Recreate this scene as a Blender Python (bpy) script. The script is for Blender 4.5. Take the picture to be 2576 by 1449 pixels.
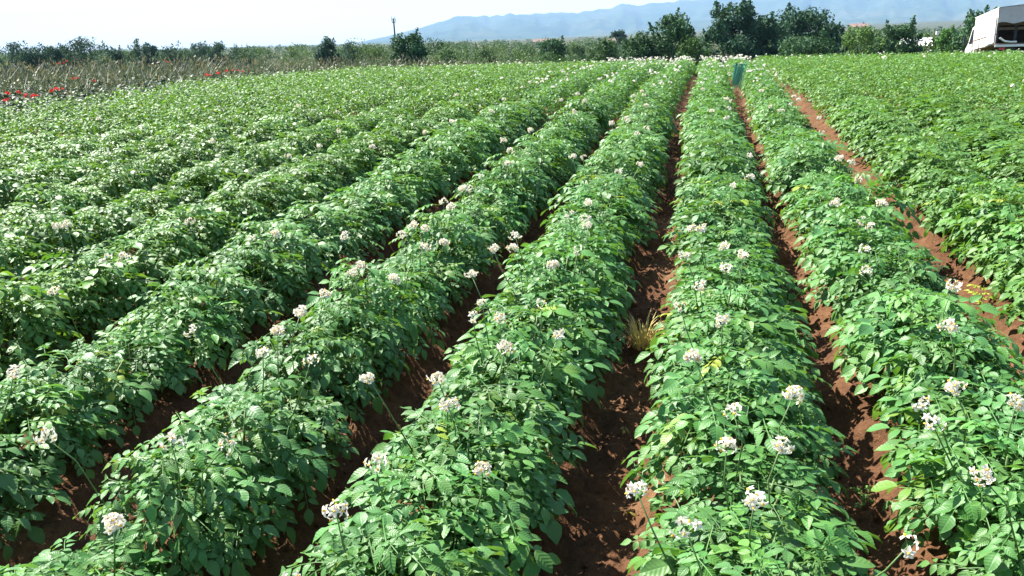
import bpy, math, random
import numpy as np
from mathutils import Matrix, Vector, Euler

# ------------------------------------------------------------------ camera, sky, sun, exposure
for o in list(bpy.data.objects):
    bpy.data.objects.remove(o)
SC = bpy.context.scene
COL = SC.collection
random.seed(7)
RNG = np.random.default_rng(7)

CAM_Z = 1.555
YAW, PITCH, ROLL = math.radians(13.57), math.radians(17.24), math.radians(1.68)
cam_data = bpy.data.cameras.new('camera')
cam_data.sensor_width = 36.0
cam_data.lens = 36.0 * 2022 / 2576
cam_data.clip_start = 0.05
cam_data.clip_end = 40000
cam = bpy.data.objects.new('camera', cam_data)
cam.matrix_world = (Matrix.Translation((0, 0, CAM_Z)) @ Matrix.Rotation(YAW, 4, 'Z')
                    @ Matrix.Rotation(math.pi / 2 - PITCH, 4, 'X') @ Matrix.Rotation(-ROLL, 4, 'Z'))
COL.objects.link(cam)
SC.camera = cam

SUN_EL, SUN_AZ = math.radians(51), math.radians(-66)      # azimuth clockwise from the row direction (+Y)
world = bpy.data.worlds.new('World')
SC.world = world
world.use_nodes = True
wn = world.node_tree
wn.nodes.clear()
w_out = wn.nodes.new('ShaderNodeOutputWorld')
w_bg = wn.nodes.new('ShaderNodeBackground')
w_sky = wn.nodes.new('ShaderNodeTexSky')
w_sky.sky_type = 'NISHITA'
w_sky.sun_disc = False
w_sky.sun_elevation = SUN_EL
w_sky.sun_rotation = SUN_AZ
w_sky.air_density = 1.0
w_sky.dust_density = 0.8
w_sky.ozone_density = 1.0
w_bg.inputs['Strength'].default_value = 0.074
wn.links.new(w_sky.outputs[0], w_bg.inputs[0])
wn.links.new(w_bg.outputs[0], w_out.inputs[0])

sun_data = bpy.data.lights.new('sun', 'SUN')
sun_data.energy = 5.0
sun_data.angle = math.radians(0.53)
sun_data.color = (1.0, 0.955, 0.88)
sun = bpy.data.objects.new('sun', sun_data)
to_sun = Vector((math.cos(SUN_EL) * math.sin(SUN_AZ), math.cos(SUN_EL) * math.cos(SUN_AZ), math.sin(SUN_EL)))
sun.rotation_euler = to_sun.to_track_quat('Z', 'Y').to_euler()
sun.location = to_sun * 60
COL.objects.link(sun)

SC.view_settings.view_transform = 'Standard'
SC.view_settings.look = 'None'
SC.view_settings.exposure = 1.8
SC.view_settings.gamma = 1.0
SC.view_settings.use_curve_mapping = False
SC.render.engine = 'CYCLES'
SC.cycles.use_denoising = True
SC.cycles.max_bounces = 6
SC.cycles.diffuse_bounces = 3
SC.cycles.glossy_bounces = 2
SC.cycles.transmission_bounces = 3
SC.cycles.transparent_max_bounces = 4
SC.cycles.volume_bounces = 0
SC.cycles.caustics_reflective = False
SC.cycles.caustics_refractive = False

# ------------------------------------------------------------------ helpers
def tag(o, label=None, cat=None, group=None, kind=None):
    if label: o['label'] = label
    if cat: o['category'] = cat
    if group: o['group'] = group
    if kind: o['kind'] = kind
    return o

def empty(name, loc=(0, 0, 0), rz=0.0):
    o = bpy.data.objects.new(name, None)
    o.empty_display_size = 0.2
    o.location = loc
    o.rotation_euler = (0, 0, rz)
    COL.objects.link(o)
    return o

def obj(name, mesh, parent=None, matrix=None, color=None):
    o = bpy.data.objects.new(name, mesh)
    COL.objects.link(o)
    if parent is not None: o.parent = parent
    if matrix is not None: o.matrix_basis = matrix
    if color is not None: o.color = (*color, 1.0)
    return o

def np_mesh(name, V, F, mats=(), midx=None, smooth=False, col=None, uv=None, fattr=None):
    """V (n,3); F (m,3) or (m,4) integer array."""
    me = bpy.data.meshes.new(name)
    V = np.ascontiguousarray(V, dtype=np.float32)
    F = np.ascontiguousarray(F, dtype=np.int32)
    m, k = F.shape
    me.vertices.add(len(V)); me.vertices.foreach_set('co', V.ravel())
    me.loops.add(m * k); me.loops.foreach_set('vertex_index', F.ravel())
    me.polygons.add(m); me.polygons.foreach_set('loop_start', np.arange(0, m * k, k, dtype=np.int32))
    for mt in mats: me.materials.append(mt)
    if midx is not None: me.polygons.foreach_set('material_index', np.ascontiguousarray(midx, dtype=np.int32))
    me.polygons.foreach_set('use_smooth', np.full(m, bool(smooth)))
    if col is not None:
        a = me.color_attributes.new('lc', 'FLOAT_COLOR', 'POINT')
        c4 = np.ones((len(V), 4), np.float32); c4[:, :3] = col
        a.data.foreach_set('color', c4.ravel())
    if uv is not None:
        l = me.uv_layers.new(name='UVMap')
        l.data.foreach_set('uv', np.ascontiguousarray(uv[F.ravel()], dtype=np.float32).ravel())
    me.update(calc_edges=True)
    me.validate()
    return me

class MB:
    """collects simple solids into one mesh (mixed faces)"""
    def __init__(s): s.v, s.f, s.m = [], [], []
    def add(s, V, F, mi=0):
        b = len(s.v); s.v += [tuple(p) for p in V]
        s.f += [tuple(i + b for i in f) for f in F]; s.m += [mi] * len(F)
        return s
    def box(s, lo, hi, mi=0, M=None):
        (x0, y0, z0), (x1, y1, z1) = lo, hi
        V = [(x0, y0, z0), (x1, y0, z0), (x1, y1, z0), (x0, y1, z0), (x0, y0, z1), (x1, y0, z1), (x1, y1, z1), (x0, y1, z1)]
        if M is not None: V = [tuple(M @ Vector(p)) for p in V]
        return s.add(V, [(0, 3, 2, 1), (4, 5, 6, 7), (0, 1, 5, 4), (1, 2, 6, 5), (2, 3, 7, 6), (3, 0, 4, 7)], mi)
    def tube(s, pts, rad, n=6, mi=0, cap=True):
        pts = [Vector(p) for p in pts]
        if not hasattr(rad, '__len__'): rad = [rad] * len(pts)
        V, F = [], []
        for i, p in enumerate(pts):
            d = (pts[min(i + 1, len(pts) - 1)] - pts[max(i - 1, 0)]).normalized()
            a = d.orthogonal().normalized() if i == 0 else (a - d * a.dot(d)).normalized()
            b = d.cross(a)
            for k in range(n):
                t = 2 * math.pi * k / n
                V.append(p + (a * math.cos(t) + b * math.sin(t)) * rad[i])
        for i in range(len(pts) - 1):
            for k in range(n):
                k2 = (k + 1) % n
                F.append((i * n + k, i * n + k2, (i + 1) * n + k2, (i + 1) * n + k))
        if cap:
            F.append(tuple(range(n))[::-1]); F.append(tuple((len(pts) - 1) * n + k for k in range(n)))
        return s.add(V, F, mi)
    def prism(s, poly, x0, x1, mi=0):
        """poly in (y, z), extruded along x"""
        n = len(poly)
        V = [(x0, y, z) for y, z in poly] + [(x1, y, z) for y, z in poly]
        F = [tuple(range(n)), tuple(range(2 * n - 1, n - 1, -1))]
        F += [(i, i + n, (i + 1) % n + n, (i + 1) % n) for i in range(n)]
        return s.add(V, F, mi)
    def mesh(s, name, mats, smooth=False):
        me = bpy.data.meshes.new(name)
        me.from_pydata(s.v, [], s.f)
        for m in (mats if isinstance(mats, (list, tuple)) else [mats]): me.materials.append(m)
        me.polygons.foreach_set('material_index', s.m)
        me.polygons.foreach_set('use_smooth', [smooth] * len(s.f))
        a = me.color_attributes.new('lc', 'FLOAT_COLOR', 'POINT')
        a.data.foreach_set('color', np.ones(len(s.v) * 4, np.float32))
        me.update()
        return me
    def build(s, name, mats, parent=None, smooth=False, matrix=None):
        return obj(name, s.mesh(name, mats, smooth), parent, matrix)

def _hash(ix, iy, seed):
    h = (ix.astype(np.int64) * 374761393 + iy.astype(np.int64) * 668265263 + seed * 1274126177) & 0xffffffff
    h = ((h ^ (h >> 13)) * 1274126177) & 0xffffffff
    return ((h ^ (h >> 16)) & 0xffff) / 65535.0

def vnoise(x, y, seed=0):
    ix, iy = np.floor(x), np.floor(y)
    fx, fy = x - ix, y - iy
    fx, fy = fx * fx * (3 - 2 * fx), fy * fy * (3 - 2 * fy)
    a, b = _hash(ix, iy, seed), _hash(ix + 1, iy, seed)
    c, d = _hash(ix, iy + 1, seed), _hash(ix + 1, iy + 1, seed)
    return (a * (1 - fx) + b * fx) * (1 - fy) + (c * (1 - fx) + d * fx) * fy

def fbm(x, y, octs=4, seed=0):
    v, a, t = 0, 1.0, 0
    for i in range(octs):
        v = v + a * vnoise(x * 2 ** i, y * 2 ** i, seed + i * 17); t += a; a *= 0.5
    return v / t

# ------------------------------------------------------------------ materials
class NT:
    def __init__(s, name):
        s.mat = bpy.data.materials.new(name); s.mat.use_nodes = True
        s.t = s.mat.node_tree; s.t.nodes.clear()
        s.out = s.n('ShaderNodeOutputMaterial')
    def n(s, kind, **kw):
        nd = s.t.nodes.new(kind)
        for k, v in kw.items():
            if k in nd.inputs: nd.inputs[k].default_value = v
            else: setattr(nd, k, v)
        return nd
    def l(s, a, b): s.t.links.new(a, b)
    def mix(s, a, b, fac, mode='MIX'):
        m = s.t.nodes.new('ShaderNodeMix'); m.data_type = 'RGBA'; m.blend_type = mode
        for sock, v in ((m.inputs[0], fac), (m.inputs[6], a), (m.inputs[7], b)):
            if isinstance(v, bpy.types.NodeSocket): s.l(v, sock)
            elif hasattr(v, '__len__'): sock.default_value = (*v[:3], 1)
            else: sock.default_value = v if sock == m.inputs[0] else (v, v, v, 1)
        return m.outputs[2]
    def math(s, op, a, b=None, c=None):
        m = s.t.nodes.new('ShaderNodeMath'); m.operation = op
        for i, v in enumerate((a, b, c)):
            if v is None: continue
            if isinstance(v, bpy.types.NodeSocket): s.l(v, m.inputs[i])
            else: m.inputs[i].default_value = v
        return m.outputs[0]
    def ramp(s, fac, stops):
        r = s.t.nodes.new('ShaderNodeValToRGB'); s.l(fac, r.inputs[0])
        els = r.color_ramp.elements
        while len(els) < len(stops): els.new(0.5)
        for e, (p, c) in zip(els, stops):
            e.position = p; e.color = (*c, 1) if len(c) == 3 else c
        return r.outputs[0]
    def noise(s, scale, detail=3, rough=0.55, coord=None):
        nz = s.n('ShaderNodeTexNoise', Scale=scale, Detail=detail, Roughness=rough)
        if coord is not None: s.l(coord, nz.inputs['Vector'])
        return nz.outputs[0]

def simple(name, c, rough=0.6, var=0.25, scale=6.0, metal=0.0, spec=0.4, bump=0.0):
    t = NT(name)
    co = t.n('ShaderNodeTexCoord').outputs['Object']
    nz = t.noise(scale, 4, 0.6, co)
    d = tuple(x * (1 - var) for x in c); b = tuple(min(1, x * (1 + var * 0.6)) for x in c)
    colr = t.ramp(nz, [(0.3, d), (0.7, b)])
    p = t.n('ShaderNodeBsdfPrincipled', Roughness=rough, Metallic=metal)
    p.inputs['Specular IOR Level'].default_value = spec
    t.l(colr, p.inputs['Base Color'])
    if bump:
        bp = t.n('ShaderNodeBump', Strength=bump, Distance=0.02); t.l(nz, bp.inputs['Height']); t.l(bp.outputs[0], p.inputs['Normal'])
    t.l(p.outputs[0], t.out.inputs[0])
    return t.mat

def leaf_material(name, base, rough=0.42, trans=0.3, tcol=None, spec=0.5, veins=False, var=0.28):
    t = NT(name)
    at = t.n('ShaderNodeAttribute', attribute_name='lc')
    oi = t.n('ShaderNodeObjectInfo')
    co = t.n('ShaderNodeNewGeometry').outputs['Position']
    nz = t.noise(3.0, 2, 0.5, co)
    c = t.mix(tuple(base), at.outputs['Color'], 1.0, 'MULTIPLY')
    c = t.mix(c, oi.outputs['Color'], 1.0, 'MULTIPLY')
    br = t.math('MULTIPLY_ADD', oi.outputs['Random'], var, 1 - var / 2)
    br = t.math('MULTIPLY', br, t.math('MULTIPLY_ADD', nz, 0.35, 0.82))
    comb = t.n('ShaderNodeCombineColor'); [t.l(br, comb.inputs[i]) for i in range(3)]
    c = t.mix(c, comb.outputs[0], 1.0, 'MULTIPLY')
    p = t.n('ShaderNodeBsdfPrincipled', Roughness=rough)
    p.inputs['Specular IOR Level'].default_value = spec
    t.l(c, p.inputs['Base Color'])
    tr = t.n('ShaderNodeBsdfTranslucent')
    tc = t.mix(c, tuple(tcol or (1.5, 1.35, 0.5)), 1.0, 'MULTIPLY')
    t.l(tc, tr.inputs[0])
    if veins:
        uv = t.n('ShaderNodeUVMap'); sp = t.n('ShaderNodeSeparateXYZ'); t.l(uv.outputs[0], sp.inputs[0])
        au = t.math('ABSOLUTE', t.math('MULTIPLY_ADD', sp.outputs[0], 2.0, -1.0))
        ph = t.math('SUBTRACT', sp.outputs[1], t.math('MULTIPLY', au, 0.22))
        wv = t.math('SINE', t.math('MULTIPLY', ph, 42.0))
        mid = t.math('MULTIPLY', t.math('SMOOTH_MIN', t.math('MULTIPLY', au, 6.0), 1.0, 0.3), 1.4)
        hgt = t.math('ADD', t.math('MULTIPLY', wv, 0.5), mid)
        bp = t.n('ShaderNodeBump', Strength=0.22, Distance=0.002)
        t.l(hgt, bp.inputs['Height']); t.l(bp.outputs[0], p.inputs['Normal'])
    mx = t.n('ShaderNodeMixShader'); mx.inputs[0].default_value = trans
    t.l(p.outputs[0], mx.inputs[1]); t.l(tr.outputs[0], mx.inputs[2])
    t.l(mx.outputs[0], t.out.inputs[0])
    return t.mat

M_LEAF = leaf_material('potato_leaf', (0.086, 0.215, 0.058), 0.45, 0.30, spec=0.34, veins=True)
M_CROP = leaf_material('potato_leaf_far', (0.080, 0.208, 0.054), 0.52, 0.30, spec=0.34)
M_TREE = leaf_material('tree_leaf', (0.043, 0.090, 0.046), 0.65, 0.16, var=0.1, spec=0.18)
M_WEED = leaf_material('weed_blade', (0.14, 0.14, 0.088), 0.5, 0.2, (1.2, 1.1, 0.7), var=0.1, spec=0.3)
M_STEM = simple('green_stem', (0.10, 0.17, 0.045), 0.5)
M_PETAL = leaf_material('white_petal', (0.84, 0.79, 0.69), 0.6, 0.25, (1, 0.97, 0.9), 0.3, var=0.06)
M_ANTHER = simple('yellow_anther', (0.78, 0.42, 0.03), 0.5)
M_POPPY = leaf_material('red_poppy_petal', (0.48, 0.025, 0.025), 0.5, 0.35, (1.1, 0.9, 0.9), var=0.2)
M_BARK = simple('bark', (0.11, 0.085, 0.06), 0.9, 0.4, 3.0, bump=0.4)
M_STRAW = leaf_material('dry_straw', (0.62, 0.52, 0.20), 0.55, 0.3, (1.1, 1.0, 0.6), var=0.3)

# ------------------------------------------------------------------ terrain
def terr(x, y):
    x = np.asarray(x, float); y = np.asarray(y, float)
    t = np.clip((x - 2) / 12, 0, 1); b = 0.0019 - 0.0006 * t
    a = -0.030 + 2 * np.sqrt(1.05 * b)
    q = np.where(y > 0, a * y - b * y * y, a * y)
    return -4.5 + 0.8 * np.logaddexp(0, (q + 4.5) / 0.8)

def row_x(k):
    if k <= -3: return -2.14 + 0.75 * (k + 3)
    if k < 0: return (-1.315, -0.615)[k + 2]
    return (0.11, 0.795)[k] if k < 2 else 1.60 + 0.735 * (k - 2)
ROW_K = np.arange(-22, 44); ROW_XS = np.array([row_x(int(k)) for k in ROW_K])

def edge_x(y):                                   # left edge of the potato field
    return np.interp(y, [-5, 13, 20, 26, 32, 40], [-9.9, -9.9, -10.3, -9.0, -6.5, -3.0])

def ridge(x, y):
    """soil ridges under the rows (0 in the furrows, 1 under the plants)"""
    c = 0.5 + 0.5 * np.cos(2 * np.pi * np.interp(x, ROW_XS, ROW_K))
    m = np.clip((x - edge_x(y)) / 0.3, 0, 1) * np.clip((27 - x) / 0.5, 0, 1) * np.clip((46 - y) / 1.0, 0, 1) * np.clip((y + 4), 0, 1)
    return np.clip(c * 1.5 - 0.18, 0, 1) * m, m

RIDGE_H = 0.12
def ground_z(x, y):
    r, m = ridge(np.asarray(x, float), np.asarray(y, float))
    return terr(x, y) + RIDGE_H * r

def seg(*parts):
    return np.unique(np.round(np.concatenate(parts), 4))
gx = seg(-np.geomspace(14, 12500, 34), np.arange(-14, -2.4, 0.125), np.arange(-2.4, 3.0, 0.03), np.arange(3.0, 28, 0.15), np.geomspace(28, 12500, 34))
gy = seg(-np.geomspace(3, 3000, 16), np.arange(-3, 1.3, 0.25), np.arange(1.3, 7, 0.03), np.arange(7, 14, 0.09), np.arange(14, 48, 0.33), np.geomspace(48, 11900, 46))
GX, GY = np.meshgrid(gx, gy)
RG, FM = ridge(GX, GY)
near = np.clip((14 - GY) / 6, 0, 1) * np.clip((GX + 3.2) / 0.8, 0, 1) * np.clip((4 - GX) / 0.8, 0, 1) * FM
lumps = fbm(GX * 9, GY * 9, 4, 3) - 0.5
clod = np.clip(fbm(GX * 22, GY * 22, 3, 9) - 0.52, 0, 1)
dist0 = np.hypot(GX, GY)
GZ = terr(GX, GY) + RIDGE_H * RG + near * (0.07 * lumps + 0.16 * clod)
GZ += FM * 0.02 * (fbm(GX * 1.7, GY * 1.7, 2, 5) - 0.5)
GZ += np.clip((dist0 - 60) / 200, 0, 1) * 1.2 * (fbm(GX / 160, GY / 160, 3, 21) - 0.5)
GZ += np.clip((dist0 - 300) / 3000, 0, 1) * np.clip((GX + 0.25 * GY) / 1500, 0, 1) * 22 * np.clip(GY / 2500, 0, 1)
ny, nx = GX.shape
idx = np.arange(ny * nx).reshape(ny, nx)
GF = np.stack([idx[:-1, :-1].ravel(), idx[:-1, 1:].ravel(), idx[1:, 1:].ravel(), idx[1:, :-1].ravel()], 1)
gcol = np.zeros((ny * nx, 3), np.float32)
gcol[:, 0] = FM.ravel()

def ground_material():
    t = NT('field_soil')
    co = t.n('ShaderNodeNewGeometry').outputs['Position']
    at = t.n('ShaderNodeAttribute', attribute_name='lc')
    sp = t.n('ShaderNodeSeparateColor'); t.l(at.outputs['Color'], sp.inputs[0])
    n1 = t.noise(2.2, 5, 0.62, co); n2 = t.noise(34, 4, 0.65, co); n3 = t.noise(150, 3, 0.6, co)
    c1 = t.ramp(n1, [(0.3, (0.075, 0.036, 0.018)), (0.55, (0.122, 0.062, 0.031)), (0.78, (0.20, 0.115, 0.06))])
    c2 = t.ramp(n2, [(0.3, (0.62, 0.58, 0.55)), (0.7, (1.25, 1.22, 1.18))])
    soil = t.mix(c1, c2, 1.0, 'MULTIPLY')
    vor = t.n('ShaderNodeTexVoronoi', Scale=26.0); t.l(co, vor.inputs['Vector'])
    peb = t.ramp(vor.outputs['Distance'], [(0.06, (1, 1, 1)), (0.10, (0, 0, 0))])
    pick = t.ramp(t.noise(9.0, 1, 0.5, co), [(0.60, (0, 0, 0)), (0.66, (1, 1, 1))])
    pf = t.n('ShaderNodeSeparateColor'); t.l(t.mix(peb, pick, 1.0, 'MULTIPLY'), pf.inputs[0])
    soil = t.mix(soil, (0.42, 0.30, 0.2), pf.outputs[0])
    # open country beyond the field: dry grass, olive groves, ploughed strips
    m1 = t.noise(0.02, 5, 0.6, co); m2 = t.noise(0.25, 4, 0.65, co)
    far = t.ramp(m1, [(0.32, (0.028, 0.042, 0.016)), (0.46, (0.045, 0.054, 0.022)), (0.58, (0.075, 0.07, 0.034)), (0.7, (0.035, 0.048, 0.02))])
    far = t.mix(far, t.ramp(m2, [(0.3, (0.6, 0.65, 0.6)), (0.7, (1.25, 1.2, 1.1))]), 1.0, 'MULTIPLY')
    c = t.mix(far, soil, sp.outputs[0])
    p = t.n('ShaderNodeBsdfPrincipled', Roughness=0.95); p.inputs['Specular IOR Level'].default_value = 0.15
    t.l(c, p.inputs['Base Color'])
    h = t.math('ADD', t.math('MULTIPLY', n2, 1.0), t.math('MULTIPLY', n3, 0.35))
    bp = t.n('ShaderNodeBump', Strength=0.9, Distance=0.02); t.l(h, bp.inputs['Height']); t.l(bp.outputs[0], p.inputs['Normal'])
    t.l(p.outputs[0], t.out.inputs[0])
    return t.mat
M_SOIL = ground_material()
ground = obj('ground', np_mesh('ground', np.stack([GX.ravel(), GY.ravel(), GZ.ravel()], 1), GF, [M_SOIL], smooth=True, col=gcol))
tag(ground, 'reddish brown ridged soil of the field running out to the plain', kind='structure')

# ------------------------------------------------------------------ mountains
MPROF = [(-40, -0.6), (-30, -0.45), (-23.74, -0.04), (-22.4, 0.229), (-20.79, 0.517), (-19.17, 0.856), (-17.54, 1.323), (-16.33, 1.545), (-15.39, 1.469), (-14.05, 1.534),
         (-12.71, 1.573), (-10.83, 1.544), (-8.69, 1.506), (-7.36, 1.668), (-6.3, 1.76), (-5.78, 1.994), (-5.52, 2.06), (-5.12, 1.997), (-4.73, 1.86),
         (-4.21, 1.867), (-3.43, 1.965), (-2.14, 2.044), (-0.86, 2.122), (1.64, 2.343), (5.29, 2.549), (9.9, 2.681), (14.21, 2.787), (17.74, 2.795),
         (24, 2.7), (32, 2.3), (42, 1.4), (52, 0.4), (60, -0.4)]
az = np.radians(np.arange(-40, 60.01, 0.16))
rr = np.concatenate([np.linspace(4800, 9000, 46), np.linspace(9100, 11500, 16)])
AZ, RR = np.meshgrid(az, rr)
crest = np.tan(np.radians(np.interp(np.degrees(AZ), *zip(*MPROF)))) * 9000 + CAM_Z
crest = crest + (fbm(np.degrees(AZ) * 2.2, AZ * 0, 4, 61) - 0.5) * np.clip(crest / 200, 0, 1) * 34
MXx, MYy = RR * np.sin(AZ), RR * np.cos(AZ)
tt = np.where(RR <= 9000, (RR - 4800) / 4200, 1 - (RR - 9000) / 2600)
shape = np.clip(tt, 0, 1) ** 1.5
rel = (fbm(MXx / 900, MYy / 900, 5, 31) - 0.5)
spur = np.abs(fbm(np.degrees(AZ) * 0.55, RR / 2600, 4, 77) - 0.5) * 2
MZ = -6 + (crest + 6) * shape + (rel * 150 - spur * 110 * (crest > 20)) * np.clip(tt * 1.6, 0, 1) * np.clip((1 - tt) * 3.0, 0, 1) * np.clip(crest / 200, 0.05, 1)
MZ = np.where(RR >= 11400, -60, MZ)
nyy, nxx = AZ.shape
mi_ = np.arange(nyy * nxx).reshape(nyy, nxx)
MF = np.stack([mi_[:-1, :-1].ravel(), mi_[1:, :-1].ravel(), mi_[1:, 1:].ravel(), mi_[:-1, 1:].ravel()], 1)[:, ::-1]
def mountain_material():
    t = NT('wooded_mountain')
    co = t.n('ShaderNodeNewGeometry').outputs['Position']
    a = t.noise(0.0022, 6, 0.62, co); b = t.noise(0.012, 4, 0.6, co)
    c = t.ramp(a, [(0.32, (0.018, 0.035, 0.018)), (0.5, (0.04, 0.06, 0.028)), (0.6, (0.06, 0.07, 0.038)), (0.72, (0.085, 0.08, 0.05))])
    c = t.mix(c, t.ramp(b, [(0.3, (0.55, 0.6, 0.6)), (0.7, (1.3, 1.25, 1.2))]), 1.0, 'MULTIPLY')
    p = t.n('ShaderNodeBsdfPrincipled', Roughness=1.0); p.inputs['Specular IOR Level'].default_value = 0.0
    t.l(c, p.inputs['Base Color']); t.l(p.outputs[0], t.out.inputs[0])
    return t.mat
mnt = obj('mountains', np_mesh('mountains', np.stack([MXx.ravel(), MYy.ravel(), MZ.ravel()], 1), MF, [mountain_material()], smooth=True))
tag(mnt, 'hazy blue wooded mountain range beyond the plain', kind='structure')

# ------------------------------------------------------------------ haze
hz = NT('pale_air')
pv = hz.n('ShaderNodeVolumePrincipled')
pv.inputs['Color'].default_value = (0.42, 0.67, 1.0, 1)
pv.inputs['Density'].default_value = 0.000096
pv.inputs['Anisotropy'].default_value = 0.0
hz.l(pv.outputs[0], hz.out.inputs['Volume'])
haze = MB().box((-13000, -3500, -70), (13000, 12000, 640)).build('haze', hz.mat)
tag(haze, 'thin blue summer haze filling the air over the plain', kind='stuff')

# ------------------------------------------------------------------ potato leaf, flower and plant shapes
def leaflet(L, W, droop, fold, wav, rng):
    vs = [0.0, 0.16, 0.40, 0.66, 0.87, 1.0]
    ws = [0.06, 0.62, 1.0, 0.80, 0.36, 0.0]
    V, UV = [], []
    ph = rng.uniform(0, 6.28)
    for v, w in zip(vs, ws):
        for u in (-1, 0, 1):
            z = -droop * L * v * v + fold * W * 0.5 * w * abs(u) + (wav * W * math.sin(ph + v * 7 + u) if u else 0)
            V.append((u * w * W * 0.5, v * L, z)); UV.append((0.5 + 0.5 * u * w, v))
    F = []
    for i in range(len(vs) - 1):
        for c in (0, 1):
            a, b = i * 3 + c, i * 3 + c + 1
            if i == len(vs) - 2: F.append((a, b, (i + 1) * 3 + 1))
            else: F += [(a, b, b + 3), (a, b + 3, a + 3)]
    return np.array(V), np.array(F), np.array(UV)

def rotm(yaw, pitch, roll):
    return np.array((Matrix.Rotation(yaw, 3, 'Z') @ Matrix.Rotation(pitch, 3, 'X') @ Matrix.Rotation(roll, 3, 'Y')))

def compound_leaf(seed, scale=1.0, narrow=1.0):
    """pinnate leaf along +Y, upper side +Z"""
    rng = random.Random(seed)
    L = 0.115 * scale * rng.uniform(0.9, 1.12)
    VV, FF, UU, n = [], [], [], 0
    arch = rng.uniform(1.2, 3.2)
    def rz(y): return 0.10 * y - arch * y * y
    def put(V, F, U):
        nonlocal n
        VV.append(V); FF.append(F + n); UU.append(U); n += len(V)
    spec = [(1.0, 0, 0.062)]
    for f, ln in ((0.80, 0.052), (0.52, 0.045), (0.24, 0.034)):
        spec += [(f, 1, ln), (f - 0.04, -1, ln)]
    for f, side, ln in spec:
        y = f * L
        l = ln * scale * rng.uniform(0.85, 1.15)
        V, F, U = leaflet(l, l * rng.uniform(0.52, 0.66) * narrow, rng.uniform(0.10, 0.45), rng.uniform(0.08, 0.45), 0.06, rng)
        yaw = -side * math.radians(rng.uniform(48, 68)) + rng.uniform(-0.12, 0.12)
        slope = math.atan(0.10 - 2 * arch * y) * (1 if side == 0 else 0.35)
        R = rotm(yaw, slope + rng.uniform(-0.36, 0.12), rng.uniform(-0.25, 0.25))
        base = np.array([side * 0.006 * scale, y, rz(y)])
        put(V @ R.T + base, F, U)
    # midrib stalk of the whole leaf
    ys = np.linspace(-0.35 * L, L, 4); w = 0.0016 * scale
    V = np.array([(s * w, y, rz(y) - 0.001 + (0.0 if s else -0.0015)) for y in ys for s in (-1, 0, 1)])
    F = []
    for i in range(3):
        for c in (0, 1):
            a = i * 3 + c
            F += [(a, a + 1, a + 4), (a, a + 4, a + 3)]
    put(V, np.array(F), np.full((len(V), 2), 0.5))
    return np.concatenate(VV), np.concatenate(FF), np.concatenate(UU)

LEAVES = [compound_leaf(100 + i, 0.80) for i in range(10)]
LEAF_ME = []
for i, (V, F, U) in enumerate(LEAVES):
    sh = np.ones((len(V), 3), np.float32) * [random.uniform(0.9, 1.12), random.uniform(0.95, 1.08), random.uniform(0.85, 1.15)]
    LEAF_ME.append(np_mesh('potato_leaf', V, F, [M_LEAF], smooth=True, col=sh, uv=U))

def plant_layout(seed, n_leaf=165):
    """leaf positions on the dome of one plant; x across the row, y along it"""
    rng = random.Random(seed)
    out = []
    bx, by, bh = rng.uniform(0.95, 1.08), rng.uniform(0.95, 1.1), rng.uniform(0.93, 1.07)
    # a few shoots make the dome lumpy
    shoots = [(rng.uniform(0, 6.28), rng.uniform(0.25, 1.0), rng.uniform(0.02, 0.07)) for _ in range(6)]
    for i in range(n_leaf):
        phi = rng.uniform(0, 2 * math.pi)
        ct = 1 - 1.16 * ((i + 0.5) / n_leaf) ** 0.9
        th = math.acos(max(-1, min(1, ct)))
        d = Vector((math.sin(th) * math.cos(phi), math.sin(th) * math.sin(phi), math.cos(th)))
        rho = rng.uniform(0.80, 1.03) if rng.random() < 0.7 else rng.uniform(0.55, 0.8)
        lump = sum(h * max(0, d.dot(Vector((math.sin(t) * math.cos(p), math.sin(t) * math.sin(p), math.cos(t)))) - 0.75) * 4 for p, t, h in shoots)
        r = rho + lump
        P = Vector((0.245 * bx * d.x * r, 0.205 * by * d.y * r, 0.095 + 0.25 * bh * d.z * r))
        P.z = max(P.z, 0.03 - 0.25 * max(0, abs(P.x) - 0.2))
        yaw = phi - math.pi / 2 + rng.gauss(0, 0.55)
        pitch = math.radians(24 - 44 * th / (math.pi / 2)) + rng.gauss(0, 0.19)
        roll = rng.gauss(0, 0.26)
        s = rng.choice((rng.uniform(0.55, 0.85), rng.uniform(0.75, 1.0), rng.uniform(0.9, 1.25))) * (0.75 if th < 0.4 and rng.random() < 0.5 else 1.0)
        R = Matrix.Rotation(yaw, 4, 'Z') @ Matrix.Rotation(pitch, 4, 'X') @ Matrix.Rotation(roll, 4, 'Y')
        M = Matrix.Translation(P) @ R @ Matrix.Scale(s, 4) @ Matrix.Translation((0, -0.07, 0))
        out.append((rng.randrange(len(LEAVES)), M, rho + lump * 2 + 0.35 * max(0, d.z)))
    return out

def join_leaves(lay, name, seed):
    rng = random.Random(seed)
    VV, FF, UU, CC, n = [], [], [], [], 0
    for li, M, _ in lay:
        V, F, U = LEAVES[li]
        A = np.array(M)
        VV.append(V @ A[:3, :3].T + A[:3, 3]); FF.append(F + n); UU.append(U); n += len(V)
        b = rng.uniform(0.85, 1.15)
        CC.append(np.tile([b * rng.uniform(0.92, 1.12), b, b * rng.uniform(0.85, 1.15)], (len(V), 1)))
    return np_mesh(name, np.concatenate(VV), np.concatenate(FF), [M_LEAF], smooth=True, col=np.concatenate(CC), uv=np.concatenate(UU))

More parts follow.
